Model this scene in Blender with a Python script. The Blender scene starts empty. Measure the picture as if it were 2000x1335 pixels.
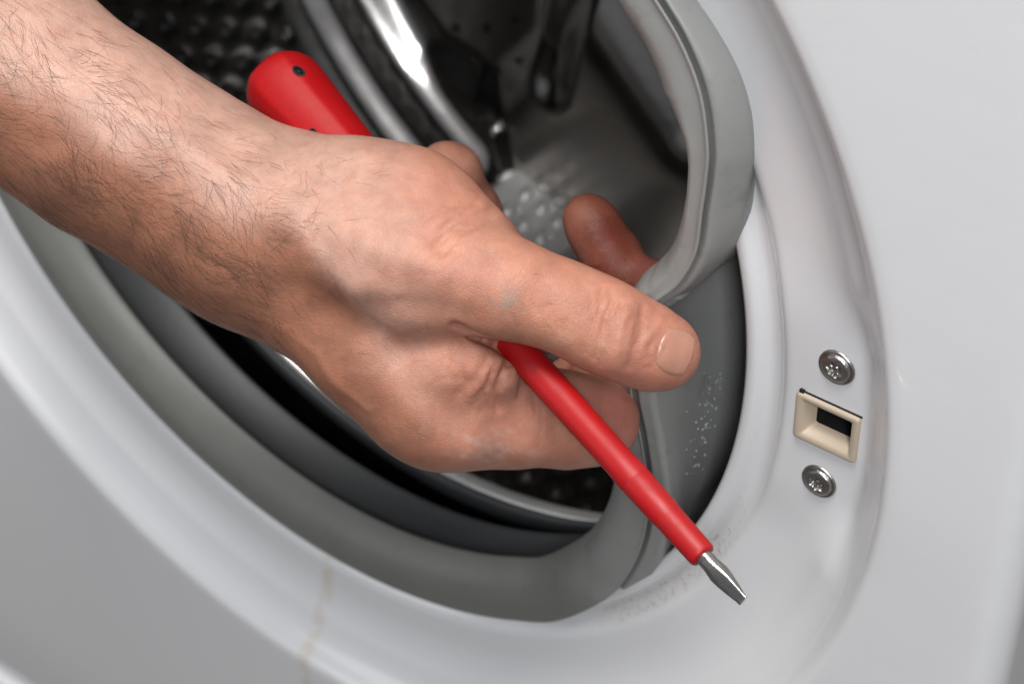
import bpy, bmesh, math, random
import numpy as np
from mathutils import Vector, Matrix
from mathutils.bvhtree import BVHTree

random.seed(4)
rng = np.random.default_rng(4)
S = 0.001                       # everything below is measured in millimetres
scene = bpy.context.scene

# ------------------------------------------------------------------ camera
CAM = np.array([317.389, -287.069, 306.507])
FW = np.array([-0.47748242, 0.59376092, -0.64765616])
RT = np.array([0.79215511, 0.60980963, -0.02494999])
UP = np.array([-0.38013264, 0.52495732, 0.76152412])
FPX = 3857.71
cd = bpy.data.cameras.new('camera')
cam = bpy.data.objects.new('camera', cd)
scene.collection.objects.link(cam)
M = Matrix(((RT[0], UP[0], -FW[0], CAM[0] * S), (RT[1], UP[1], -FW[1], CAM[1] * S),
            (RT[2], UP[2], -FW[2], CAM[2] * S), (0, 0, 0, 1)))
cam.matrix_world = M
cd.sensor_width = 36
cd.lens = 36 * FPX / 2000
cd.clip_start = 0.02
cd.clip_end = 20
cd.dof.use_dof = True
cd.dof.focus_distance = 0.440
cd.dof.aperture_fstop = 18.0
scene.camera = cam

# ------------------------------------------------------------------ light
world = bpy.data.worlds.new('World')
scene.world = world
world.use_nodes = True
world.node_tree.nodes['Background'].inputs[0].default_value = (0.86, 0.89, 0.95, 1)
world.node_tree.nodes['Background'].inputs[1].default_value = 0.20


def area(name, loc, target, sx, sy, power, col=(1, 1, 1)):
    d = bpy.data.lights.new(name, 'AREA')
    d.shape = 'RECTANGLE'
    d.size, d.size_y, d.energy, d.color = sx * S, sy * S, power, col
    o = bpy.data.objects.new(name, d)
    o.location = Vector(loc) * S
    o.rotation_euler = (Vector(target) - Vector(loc)).to_track_quat('-Z', 'Y').to_euler()
    scene.collection.objects.link(o)
    return o


area('ceiling_light', (300, -250, 1250), (60, -20, 0), 600, 440, 21.0, (1.0, 0.97, 0.93))
area('window_light', (760, -800, 835), (60, 0, 0), 220, 220, 9.8, (0.95, 0.975, 1.0))
area('left_fill', (-950, -800, 350), (0, 0, 0), 800, 700, 3.2, (0.97, 0.98, 1.0))  # soft fill added at left, out of view, to brighten the right dish wall

scene.view_settings.view_transform = 'Standard'
scene.view_settings.look = 'None'
scene.view_settings.exposure = -0.12
scene.view_settings.gamma = 1.0
scene.cycles.use_denoising = True
scene.cycles.max_bounces = 10
scene.cycles.sample_clamp_indirect = 6

# ------------------------------------------------------------------ helpers


def at(px, py, depth):
    """point seen at photograph pixel (px, py) at a distance `depth` along the view axis"""
    return CAM + depth * (FW + (px - 1000) / FPX * RT - (py - 667.5) / FPX * UP)


def ray_y(px, py, y):
    d = FW + (px - 1000) / FPX * RT - (py - 667.5) / FPX * UP
    return CAM + (y - CAM[1]) / d[1] * d


def project(X):
    v = np.atleast_2d(X) - CAM
    z = v @ FW
    return 1000 + FPX * (v @ RT) / z, 667.5 - FPX * (v @ UP) / z, z


def sstep(a, b, x):
    t = np.clip((x - a) / (b - a), 0, 1)
    return t * t * (3 - 2 * t)


def mesh_obj(name, verts, faces, mat=None, parent=None, smooth=True):
    me = bpy.data.meshes.new(name)
    v = np.asarray(verts, float) * S
    me.from_pydata([tuple(q) for q in v], [], [tuple(int(i) for i in f) for f in faces])
    me.update()
    if smooth:
        me.polygons.foreach_set('use_smooth', [True] * len(me.polygons))
    o = bpy.data.objects.new(name, me)
    scene.collection.objects.link(o)
    if mat:
        me.materials.append(mat)
    if parent:
        o.parent = parent
    return o


def grid_faces(nu, nv, wrap_u=False, wrap_v=False, flip=False):
    f = []
    for i in range(nu if wrap_u else nu - 1):
        for j in range(nv if wrap_v else nv - 1):
            a = i * nv + j
            b = ((i + 1) % nu) * nv + j
            c = ((i + 1) % nu) * nv + (j + 1) % nv
            d = i * nv + (j + 1) % nv
            f.append((a, d, c, b) if flip else (a, b, c, d))
    return f


def empty(name, loc=(0, 0, 0)):
    o = bpy.data.objects.new(name, None)
    o.empty_display_size = 0.02
    scene.collection.objects.link(o)
    return o


def tag(o, **kw):
    for k, v in kw.items():
        o[k] = v


def fix_normals(o):
    bm = bmesh.new()
    bm.from_mesh(o.data)
    bmesh.ops.recalc_face_normals(bm, faces=bm.faces)
    bm.to_mesh(o.data)
    bm.free()


def catmull(pts, n):
    pts = np.asarray(pts, float)
    out = []
    P = np.vstack([2 * pts[0] - pts[1], pts, 2 * pts[-1] - pts[-2]])
    for i in range(len(pts) - 1):
        p0, p1, p2, p3 = P[i:i + 4]
        t = np.linspace(0, 1, n, endpoint=False)[:, None]
        out.append(0.5 * ((2 * p1) + (-p0 + p2) * t + (2 * p0 - 5 * p1 + 4 * p2 - p3) * t ** 2
                          + (-p0 + 3 * p1 - 3 * p2 + p3) * t ** 3))
    out.append(pts[-1:])
    return np.vstack(out)


# ------------------------------------------------------------------ materials


class NT:
    def __init__(s, name):
        s.m = bpy.data.materials.new(name)
        s.m.use_nodes = True
        s.t = s.m.node_tree
        s.b = s.t.nodes['Principled BSDF']

    def n(s, typ, **kw):
        nd = s.t.nodes.new(typ)
        for k, v in kw.items():
            setattr(nd, k, v)
        return nd

    def l(s, a, b):
        s.t.links.new(a, b)

    def math(s, op, a, b=None, c=None):
        nd = s.n('ShaderNodeMath', operation=op)
        for i, q in enumerate((a, b, c)):
            if q is None:
                continue
            if isinstance(q, (int, float)):
                nd.inputs[i].default_value = q
            else:
                s.l(q, nd.inputs[i])
        return nd.outputs[0]

    def noise(s, scale, detail=3, rough=0.5, vec=None):
        nd = s.n('ShaderNodeTexNoise')
        nd.inputs['Scale'].default_value = scale
        nd.inputs['Detail'].default_value = detail
        nd.inputs['Roughness'].default_value = rough
        if vec is not None:
            s.l(vec, nd.inputs['Vector'])
        return nd

    def coord(s):
        return s.n('ShaderNodeTexCoord').outputs['Object']

    def mixc(s, fac, a, b):
        nd = s.n('ShaderNodeMix', data_type='RGBA')
        for i, q in ((0, fac), (6, a), (7, b)):
            if isinstance(q, (int, float)):
                nd.inputs[i].default_value = q
            elif isinstance(q, tuple):
                nd.inputs[i].default_value = (*q, 1)
            else:
                s.l(q, nd.inputs[i])
        return nd.outputs[2]

    def ramp(s, fac, lo, hi):
        nd = s.n('ShaderNodeMapRange')
        nd.interpolation_type = 'SMOOTHSTEP'
        nd.inputs[1].default_value = lo
        nd.inputs[2].default_value = hi
        s.l(fac, nd.inputs[0])
        return nd.outputs[0]

    def bump(s, height, strength, dist):
        nd = s.n('ShaderNodeBump')
        nd.inputs['Strength'].default_value = strength
        nd.inputs['Distance'].default_value = dist
        s.l(height, nd.inputs['Height'])
        s.l(nd.outputs[0], s.b.inputs['Normal'])

    def set(s, **kw):
        for k, v in kw.items():
            k = k.replace('_', ' ')
            s.b.inputs[k].default_value = (*v, 1) if isinstance(v, tuple) and len(v) == 3 and 'Radius' not in k else v


def mat_enamel():
    t = NT('white_enamel')
    co = t.coord()
    sep = t.n('ShaderNodeSeparateXYZ')
    t.l(co, sep.inputs[0])
    x, y, z = sep.outputs
    n1 = t.noise(9, 4, .6, co)
    base = t.mixc(n1.outputs['Fac'], (0.76, 0.765, 0.78), (0.81, 0.815, 0.83))
    # rust coloured drip that runs down from the rim below the opening
    n2 = t.noise(17, 2, .5, co)
    wob = t.math('MULTIPLY', t.math('SUBTRACT', n2.outputs['Fac'], .5), .014)
    dx = t.math('ABSOLUTE', t.math('ADD', t.math('SUBTRACT', x, DRIP[0] * S), wob))
    n3 = t.noise(150, 3, .7, co)
    w = t.math('MULTIPLY', t.math('SUBTRACT', 1, t.ramp(dx, .0003, .0040)), t.ramp(n3.outputs['Fac'], .30, .62))
    low = t.math('LESS_THAN', z, (DRIP[1] + 1) * S)
    drip = t.math('MULTIPLY', t.math('MULTIPLY', w, low), .34)
    base = t.mixc(drip, base, (0.60, 0.45, 0.22))
    # brown specks left along the rim where the seal was sitting
    r = t.math('SQRT', t.math('ADD', t.math('MULTIPLY', x, x), t.math('MULTIPLY', z, z)))
    band = t.math('SUBTRACT', 1, t.ramp(t.math('ABSOLUTE', t.math('SUBTRACT', r, .1508)), .001, .0042))
    side = t.math('MULTIPLY', t.ramp(x, .095, .11), t.ramp(t.math('MULTIPLY', z, -1), .03, .06))
    left = t.math('MULTIPLY', t.math('SUBTRACT', 1, t.ramp(x, .005, .04)), t.ramp(t.math('MULTIPLY', z, -1), .06, .12))
    wh = t.math('MAXIMUM', side, t.math('MULTIPLY', left, .55))
    n4 = t.noise(620, 4, .7, co)
    sp = t.math('MULTIPLY', t.math('MULTIPLY', band, wh),
                t.math('ADD', t.math('MULTIPLY', t.ramp(n4.outputs['Fac'], .50, .72), .50), .16))
    base = t.mixc(sp, base, (0.30, 0.20, 0.13))
    # small blotch of rust where the drip starts
    dz = t.math('ADD', t.math('POWER', t.math('SUBTRACT', x, DRIP[0] * S + .004), 2),
                t.math('POWER', t.math('SUBTRACT', z, DRIP[1] * S - .0022), 2))
    bl = t.math('MULTIPLY', t.math('SUBTRACT', 1, t.ramp(t.math('SQRT', dz), .0005, .0072)), t.ramp(n3.outputs['Fac'], .34, .55))
    base = t.mixc(t.math('MULTIPLY', bl, .9), base, (0.33, 0.17, 0.06))
    # scattered faint dirt
    n5 = t.noise(75, 5, .75, co)
    base = t.mixc(t.math('MULTIPLY', t.ramp(n5.outputs['Fac'], .63, .80), .25), base, (0.42, 0.38, 0.34))
    t.l(base, t.b.inputs['Base Color'])
    t.set(Roughness=.26, Coat_Weight=.6, Coat_Roughness=.035)
    n6 = t.noise(55, 2, .5, co)
    t.bump(n6.outputs['Fac'], .05, .002)
    return t.m


def mat_rubber():
    t = NT('grey_rubber')
    co = t.coord()
    n1 = t.noise(26, 5, .65, co)
    lit_grey = t.mixc(n1.outputs['Fac'], (0.25, 0.252, 0.245), (0.32, 0.322, 0.312))
    shade_grey = t.mixc(n1.outputs['Fac'], (0.145, 0.145, 0.134), (0.20, 0.20, 0.184))
    # shade painted in: darker on the lower and hinge side, paler where lit
    sp = t.n('ShaderNodeSeparateXYZ')
    t.l(co, sp.inputs[0])
    ng = t.noise(34, 4, .65, co)
    key = t.math('ADD', t.math('ADD', sp.outputs[0], t.math('MULTIPLY', sp.outputs[2], .5)),
                 t.math('MULTIPLY', t.math('SUBTRACT', ng.outputs['Fac'], .5), .07))
    base = t.mixc(t.ramp(key, .025, .085), shade_grey, lit_grey)
    n2 = t.noise(90, 4, .7, co)
    base = t.mixc(t.math('MULTIPLY', t.ramp(n2.outputs['Fac'], .55, .75), .30), base, (0.11, 0.10, 0.08))
    # bellows tinted dark slate: the shade of arm and hand painted in
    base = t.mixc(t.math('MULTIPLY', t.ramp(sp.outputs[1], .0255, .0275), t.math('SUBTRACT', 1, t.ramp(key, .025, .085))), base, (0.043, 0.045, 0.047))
    t.l(base, t.b.inputs['Base Color'])
    rr = t.n('ShaderNodeMapRange')
    rr.inputs[3].default_value = .36
    rr.inputs[4].default_value = .56
    t.l(n1.outputs['Fac'], rr.inputs[0])
    t.l(rr.outputs[0], t.b.inputs['Roughness'])
    n3 = t.noise(420, 3, .6, co)
    t.bump(n3.outputs['Fac'], .12, .0006)
    return t.m


def mat_steel(name, col, rough, nscale=60, bumpy=.05):
    t = NT(name)
    co = t.coord()
    n1 = t.noise(nscale, 4, .65, co)
    t.l(t.mixc(n1.outputs['Fac'], tuple(c * .8 for c in col), col), t.b.inputs['Base Color'])
    rr = t.n('ShaderNodeMapRange')
    rr.inputs[3].default_value = rough * .7
    rr.inputs[4].default_value = rough * 1.4
    t.l(n1.outputs['Fac'], rr.inputs[0])
    t.l(rr.outputs[0], t.b.inputs['Roughness'])
    t.set(Metallic=1.0)
    n2 = t.noise(nscale * 4, 3, .6, co)
    t.bump(n2.outputs['Fac'], bumpy, .0008)
    return t.m


def mat_plain(name, col, rough=.5, var=.12, nscale=60, metallic=0, bumpy=.08, coat=0.0):
    t = NT(name)
    co = t.coord()
    n1 = t.noise(nscale, 4, .6, co)
    t.l(t.mixc(n1.outputs['Fac'], tuple(c * (1 - var) for c in col), tuple(min(1, c * (1 + var)) for c in col)),
        t.b.inputs['Base Color'])
    t.set(Roughness=rough, Metallic=metallic, Coat_Weight=coat)
    if bumpy:
        n2 = t.noise(nscale * 6, 3, .6, co)
        t.bump(n2.outputs['Fac'], bumpy, .0005)
    return t.m


def mat_skin():
    t = NT('skin')
    co = t.coord()
    at_ = t.n('ShaderNodeAttribute', attribute_name='tone')
    n1 = t.noise(95, 6, .70, co)
    n2 = t.noise(260, 4, .6, co)
    hs = t.n('ShaderNodeHueSaturation')
    t.l(at_.outputs['Color'], hs.inputs['Color'])
    vr = t.n('ShaderNodeMapRange')
    vr.inputs[1].default_value, vr.inputs[2].default_value = .3, .7
    vr.inputs[3].default_value, vr.inputs[4].default_value = .76, 1.14
    t.l(n1.outputs['Fac'], vr.inputs[0])
    t.l(vr.outputs[0], hs.inputs['Value'])
    red = t.mixc(t.math('MULTIPLY', t.ramp(n2.outputs['Fac'], .48, .72), .28), hs.outputs[0], (0.44, 0.16, 0.10))
    t.l(red, t.b.inputs['Base Color'])
    t.set(Roughness=.47, Subsurface_Weight=.22, Subsurface_Scale=.003, Specular_IOR_Level=.33)
    t.b.inputs['Subsurface Radius'].default_value = (1.0, .38, .22)
    # skin relief: lozenge cells plus pores
    v = t.n('ShaderNodeTexVoronoi')
    v.feature = 'DISTANCE_TO_EDGE'
    v.inputs['Scale'].default_value = 1500
    mp = t.n('ShaderNodeMapping')
    mp.inputs['Rotation'].default_value = (0.3, 0.2, 0.6)
    mp.inputs['Scale'].default_value = (0.6, 1, 1)
    nw = t.noise(120, 2, .5, co)
    va = t.n('ShaderNodeVectorMath', operation='MULTIPLY_ADD')
    va.inputs[1].default_value = (.003, .003, .003)
    t.l(nw.outputs['Color'], va.inputs[0])
    t.l(co, va.inputs[2])
    t.l(va.outputs[0], mp.inputs[0])
    t.l(mp.outputs[0], v.inputs['Vector'])
    h = t.math('ADD', t.math('MULTIPLY', t.ramp(v.outputs['Distance'], 0, .18), .5), t.math('MULTIPLY', n2.outputs['Fac'], 1.1))
    t.bump(h, .24, .0005)
    return t.m


DRIP = ray_y(628, 1046, 15)[[0, 2]]
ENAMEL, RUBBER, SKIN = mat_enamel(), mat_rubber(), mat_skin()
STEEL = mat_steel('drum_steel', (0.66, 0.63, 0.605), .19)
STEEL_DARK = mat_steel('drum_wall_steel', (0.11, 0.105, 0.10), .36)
BRIGHT = mat_steel('bright_steel', (0.74, 0.73, 0.71), .28)
BRIGHT.node_tree.nodes['Principled BSDF'].inputs['Metallic'].default_value = .55
LIFTM = mat_steel('lifter_steel', (0.90, 0.87, 0.83), .34)
LIFTM.node_tree.nodes['Principled BSDF'].inputs['Metallic'].default_value = .25
SCREWM = mat_steel('screw_steel', (0.46, 0.45, 0.43), .30, 400, .2)
BLADEM = mat_steel('blade_steel', (0.66, 0.64, 0.62), .22, 300, .12)
BLACK = mat_plain('hole_black', (0.008, 0.008, 0.009), .8, .3)
TUBM = mat_plain('tub_plastic', (0.05, 0.052, 0.055), .55)
BEIGE = mat_plain('beige_plastic', (0.56, 0.46, 0.35), .42, .08, 90)
RED = mat_plain('red_plastic', (0.37, 0.003, 0.005), .46, .10, 55, 0, .10, .0)
def worn(m):
    nt = m.node_tree
    b = nt.nodes['Principled BSDF']
    src = b.inputs['Base Color'].links[0].from_socket
    tc = nt.nodes.new('ShaderNodeTexCoord')
    nz = nt.nodes.new('ShaderNodeTexNoise')
    nz.inputs['Scale'].default_value, nz.inputs['Detail'].default_value, nz.inputs['Roughness'].default_value = 210, 5, .7
    nt.links.new(tc.outputs['Object'], nz.inputs['Vector'])
    mr = nt.nodes.new('ShaderNodeMapRange')
    mr.interpolation_type = 'SMOOTHSTEP'
    mr.inputs[1].default_value, mr.inputs[2].default_value, mr.inputs[4].default_value = .56, .72, .45
    nt.links.new(nz.outputs['Fac'], mr.inputs[0])
    mx = nt.nodes.new('ShaderNodeMix')
    mx.data_type = 'RGBA'
    nt.links.new(mr.outputs[0], mx.inputs[0])
    nt.links.new(src, mx.inputs[6])
    mx.inputs[7].default_value = (.22, .004, .005, 1)
    nt.links.new(mx.outputs[2], b.inputs['Base Color'])
    m2 = nt.nodes.new('ShaderNodeMapRange')
    m2.inputs[3].default_value, m2.inputs[4].default_value = .34, .62
    nt.links.new(nz.outputs['Fac'], m2.inputs[0])
    nt.links.new(m2.outputs[0], b.inputs['Roughness'])


worn(RED)
DARKHAIR = mat_plain('hair', (0.070, 0.038, 0.022), .55, .2, 300, 0, 0)
NAILM = NT('nail')
NAILM.set(Base_Color=(0.55, 0.33, 0.265), Roughness=.30, Subsurface_Weight=.2, Subsurface_Scale=.002)
_n = NAILM.noise(180, 3, .6, NAILM.coord())
NAILM.l(NAILM.mixc(_n.outputs['Fac'], (0.375, 0.175, 0.12), (0.445, 0.23, 0.165)), NAILM.b.inputs['Base Color'])
NAILM = NAILM.m
DROP = NT('water')
DROP.set(Base_Color=(.62, .66, .68), Roughness=.06, IOR=1.4, Transmission_Weight=.35, Specular_IOR_Level=.8)
DROP = DROP.m

# ================================================================== washing machine
machine = empty('washing_machine')
tag(machine, label='white front loading washing machine, round opening with grey rubber seal half pulled off',
    category='washing machine')

# --- cabinet: pressed dish round the opening, flat front, rounded edge, sides
prof = [(152, 20.5), (146, 19.4), (143.6, 18.6), (143.0, 17.4), (143.2, 16.0), (144.2, 15.3), (145.6, 15.2), (146.6, 15.5),
        (147.3, 16.4), (148.0, 17.6), (149.2, 18.1), (150.8, 18.0), (152.2, 17.3), (153.4, 16.1), (154.6, 15.3), (156, 15.0),
        (157.2, 14.95), (158.4, 14.9), (159.6, 14.85), (160.8, 14.8), (162, 14.75), (163.2, 14.7), (164.4, 14.6), (165.6, 14.45), (166.8, 14.25), (168, 14.0), (169.2, 13.7), (170.4, 13.35), (171.6, 12.9),
        (172.8, 12.4), (174, 11.8), (175.2, 11.15), (176.4, 10.4), (177.6, 9.9), (179, 9.25), (180.4, 8.55), (182, 7.65), (183.6, 6.55), (185, 5.2),
        (186.0, 3.85), (186.8, 2.6), (187.5, 1.58), (188.2, .82), (189.1, .32), (190.2, .06), (192.6, 0), (196, 0)]
# the wall of the dish is rounder than a straight slope
NT_ = 720
th = np.linspace(0, 2 * np.pi, NT_, endpoint=False)
rings = []
for r, y in prof:
    yy = np.full(NT_, float(y))
    if r > 149:
        a = np.degrees((th + np.pi) % (2 * np.pi) - np.pi)
        arc = np.radians(a) * r
        pad = (1 - sstep(22, 46, np.abs(arc - 1))) * sstep(152.5, 156, r) * (1 - sstep(175.5, 185, r))
        yy = yy + pad * (13.9 - yy)
    rings.append(np.stack([r * np.cos(th), yy, r * np.sin(th)], 1))
X0, X1, Z0, Z1 = -262, 214, -318.0, 292


def rect_ring(off, y):
    c, s = np.cos(th), np.sin(th)
    hx = np.where(c > 0, X1, -X0)
    hz = np.where(s > 0, Z1, -Z0)
    k = 1 / np.maximum(np.abs(c) / hx, np.abs(s) / hz)
    # round the four corners slightly by a superellipse blend
    x, z = k * c, k * s
    sx, sz = np.abs(x) / hx, np.abs(z) / hz
    x = x + off * np.sign(c) * sstep(.9, 1, sx)
    z = z + off * np.sign(s) * sstep(.9, 1, sz)
    return np.stack([x, np.full(NT_, y), z], 1)


ra = rings[-1]
rb = rect_ring(0, 0)
for f in (.15, .4, .7):
    rings.append(ra * (1 - f) + rb * f)
for off, y in ((0, 0), (1.6, .18), (3.1, .62), (4.5, 1.35), (5.7, 2.4), (6.7, 3.6), (7.4, 5.0), (7.85, 6.6), (8, 8.2), (8, 60), (8, 420)):
    rings.append(rect_ring(off, y))
V = np.vstack(rings)
F = grid_faces(len(rings), NT_, wrap_v=True)
SX0, SX1, SZ0, SZ1 = 158.6, 175.0, -8.0, 5.7       # latch socket outline on the panel
Fc = V[np.array(F)].mean(1)
keep = ~((Fc[:, 0] > SX0 + 1) & (Fc[:, 0] < SX1 - 1) & (Fc[:, 2] > SZ0 + 1) & (Fc[:, 2] < SZ1 - 1) & (Fc[:, 1] < 30))
F = [f for f, k in zip(F, keep) if k]
cab = mesh_obj('cabinet', V, F, ENAMEL, machine)
fix_normals(cab)
# kick plate under the front, and a back wall so that the inside stays dark


def box(name, lo, hi, mat, parent, bevel=0):
    bm = bmesh.new()
    bmesh.ops.create_cube(bm, size=1)
    lo, hi = np.array(lo, float), np.array(hi, float)
    for v in bm.verts:
        c = (np.array(v.co) + .5) * (hi - lo) + lo
        v.co = Vector(c * S)
    if bevel:
        bmesh.ops.bevel(bm, geom=bm.edges[:], offset=bevel * S, segments=3, affect='EDGES', profile=.6)
    me = bpy.data.meshes.new(name)
    bm.to_mesh(me)
    bm.free()
    me.polygons.foreach_set('use_smooth', [True] * len(me.polygons))
    o = bpy.data.objects.new(name, me)
    scene.collection.objects.link(o)
    me.materials.append(mat)
    o.parent = parent
    return o


box('kick_plate', (-266, -3, -420), (221, 20, -328.5), ENAMEL, machine, 4)
box('back_panel', (-269, 416, -325), (221, 419.5, 299), TUBM, machine)

# --- door seal: closed section swept round the opening, pulled off the rim on the right
REF = np.array([148.6, 17.4])
sec = [  # (r, y, w)  w = how far the point follows the pulled lip; front leaf first
    (144.2, 16.3, 1), (146.5, 15.0, 1), (148.9, 14.75, 1), (149.25, 14.4, 1), (149.1, 13.8, 1), (148.3, 13.55, 1), (147.5, 13.85, 1), (143.2, 13.3, 1), (141.0, 13.9, 1),
    (138.6, 14.9, 1), (136.4, 16.5, 1), (134.4, 18.6, 1), (132.7, 21.3, 1), (132.25, 22.4, 1), (132.4, 23.0, 1), (133.2, 23.5, .98),
    (136, 25.4, .9), (140, 27.5, .8), (141.2, 30, .7), (140.6, 35, .6), (139.2, 40, .5), (138.0, 42, .46), (138.2, 43, .44),
    (144, 44.4, .36), (152, 46, .24), (160, 50, .1), (166, 56, 0), (168, 60, 0), (171, 62, 0), (174, 62, 0), (175, 60, 0), (172, 53, 0),
    (166.5, 46, .15), (159.5, 38, .45), (153.5, 31, .75), (150.8, 25, .95), (150.0, 22.2, 1), (149.9, 20.6, 1), (149.6, 19.9, 1), (148.9, 19.65, 1), (146.5, 19.9, 1), (144.2, 19.6, 1),
    (143.0, 18.0, 1)]
sec = np.array(sec)
T0, T1 = -50.0, 42.0


def base_pt(deg):
    a = np.radians(deg)
    return np.array([REF[0] * np.cos(a), REF[1], REF[0] * np.sin(a)])


pull_px = [(1190, 1156, 17), (1240, 1110, 15.5), (1274, 1040, 13.5), (1284, 950, 11.5), (1272, 850, 9), (1255, 770, 7), (1247, 700, 6), (1250, 640, 6.5), (1268, 596, 7.5),
           (1300, 572, 8.5), (1342, 540, 9.5), (1377, 480, 10), (1390, 400, 10), (1399, 340, 10), (1403, 280, 10), (1391, 180, 10.5), (1360, 90, 11), (1310, 0, 11.5)]


def rim_pt(deg, r, y):
    a = np.radians(deg)
    return np.array([r * np.cos(a), y, r * np.sin(a)])


ctrl = [base_pt(-62), base_pt(-54)] + [ray_y(*q) for q in pull_px] + [rim_pt(47, 153.5, 12.5), rim_pt(56, 151.5, 14), rim_pt(66, 149.2, 16.4), base_pt(74), base_pt(82)]
path = catmull(ctrl, 14)
# the free end of the path: angles follow arc length between the two ends
i0, i1 = 0, len(path) - 1
seg = np.r_[0, np.cumsum(np.linalg.norm(np.diff(path, axis=0), axis=1))]
ang = -62 + (82 + 62) * seg / seg[-1]
rest = np.linspace(82, 298, 230)[1:-1]
P = np.vstack([path] + [[base_pt(a)] for a in rest])
A = np.r_[ang, rest]
# angles near both ends must equal the true angle: blend
tru = np.degrees(np.arctan2(path[:, 2], path[:, 0]))
wb = np.minimum(sstep(-62, -40, ang), 1 - sstep(40, 76, ang))
A[:len(path)] = tru * (1 - wb) + (0.5 * ang + .5 * tru) * wb
N = len(P)
Tn = np.roll(P, -1, 0) - np.roll(P, 1, 0)
Tn[:, 1] = 0
Tn /= np.linalg.norm(Tn, axis=1)[:, None]
for _ in range(9):
    Tn = (np.roll(Tn, 1, 0) + 2 * Tn + np.roll(Tn, -1, 0)) / 4
Tn /= np.linalg.norm(Tn, axis=1)[:, None]
Nn = np.stack([Tn[:, 2], np.zeros(N), -Tn[:, 0]], 1)
SLIT = {42: (-9, -2.2), 0: (-8, -2.8), 1: (-3, -2.95), 2: (.2, -3.05), 3: (.5, -3.15), 4: (.5, -3.6), 5: (-.3, -3.9),
        41: (-8, -1.7), 40: (-3, -1.85), 39: (.8, -1.85), 38: (1.2, -1.7), 37: (1.5, -.9), 36: (1.6, .8)}
DEEP = {36: (1.9, .4, 1), 35: (3.6, 1.6, 1), 34: (1.6, 15, 1), 33: (2.0, 32, .95), 32: (6, 46, .7)}
FOLD = {33: (1.0, 7.5, .7), 34: (5.4, 5.4, 1), 35: (6.6, 3.8, 1), 36: (5.0, 1.6, 1), 37: (2.2, -.4, 1)}
nC = len(ctrl)
wctl = np.ones(nC)
for i_, px_ in enumerate(pull_px):
    wctl[i_ + 2] = {1255: .8, 1247: .55, 1250: .42, 1268: .38, 1300: .40, 1342: .48, 1377: .55, 1390: .5, 1399: .55, 1403: .68, 1391: .98}.get(px_[0], 1.0)
tw = np.zeros(N)
tctl = np.zeros(nC)
for i_, px_ in enumerate(pull_px):
    tctl[i_ + 2] = {1240: .6, 1274: 1, 1284: 1, 1272: 1, 1255: .9, 1247: .6, 1250: .4, 1268: .25, 1300: .2, 1342: .35, 1377: .5, 1390: .6, 1399: .65, 1403: .65, 1391: .65, 1360: .65, 1310: .65}.get(px_[0], 0)
tctl[len(pull_px) + 2:len(pull_px) + 4] = (.5, .2)
tw[:len(path)] = np.interp(np.arange(len(path)) / 14, np.arange(nC), tctl)
wf = np.ones(N)
wf[:len(path)] = np.interp(np.arange(len(path)) / 14, np.arange(nC), wctl)
gv = []
for k in range(N):
    a = np.radians(A[k])
    rad = np.array([np.cos(a), 0, np.sin(a)])
    pulled = np.linalg.norm(P[k] - base_pt(A[k]))
    amt = sstep(1.0, 7, pulled)
    # where the seal has popped out in front of the rim its back skin folds over the rim
    bul = sstep(8, 20, tru[k]) * (1 - sstep(60, 72, tru[k])) if k < len(path) else 0.0
    low = sstep(2, 13, pulled) * (1 - bul)
    for q_, (r, y, w) in enumerate(sec):
        dr, dy = r - REF[0], y - REF[1]
        # freed from the rim the two leaves close up to a narrow slit
        if q_ in SLIT:
            dr, dy = dr + (SLIT[q_][0] - dr) * amt, dy + (SLIT[q_][1] - dy) * amt
        if dr < 0:
            dr *= wf[k]
        ww = w
        if q_ in FOLD:
            fr_, fy_, fw_ = FOLD[q_]
            fr_ *= 1 - .55 * sstep(27, 38, tru[min(k, len(path) - 1)])
            dr, dy, ww = dr + (fr_ - dr) * bul, dy + (fy_ - dy) * bul, w + (fw_ - w) * bul
        if 16 <= q_ <= 26:
            ww = min(1.0, ww + (.38, .46, .40, .20)[max(0, q_ - 23)] * low)
            dy += 6 * low if q_ > 22 else 0
        if q_ in DEEP:
            fr_, fy_, fw_ = DEEP[q_]
            dr, dy, ww = dr + (fr_ - dr) * low, dy + (fy_ - dy) * low, ww + (fw_ - ww) * low
        if tw[k] > 0 and (q_ < 8 or q_ > (36 if bul > .1 else 34)):
            f_ = np.radians(55) * tw[k] * sstep(-7, -1, dr)
            dr, dy = dr * np.cos(f_) + (dy + 2.2) * np.sin(f_), -dr * np.sin(f_) + (dy + 2.2) * np.cos(f_) - 2.2
        lip = P[k] + dr * Nn[k] + np.array([0, dy, 0])
        bs = np.array([r * rad[0], y, r * rad[2]])
        gv.append(lip * ww + bs * (1 - ww))
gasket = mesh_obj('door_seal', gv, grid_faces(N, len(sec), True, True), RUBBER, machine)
fix_normals(gasket)
sub = gasket.modifiers.new('smooth', 'SUBSURF')
sub.levels = sub.render_levels = 1

# --- drum
RD, YF, YB = 225.0, 67.0, 226.0
drum = empty('drum')
drum.parent = machine
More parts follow.
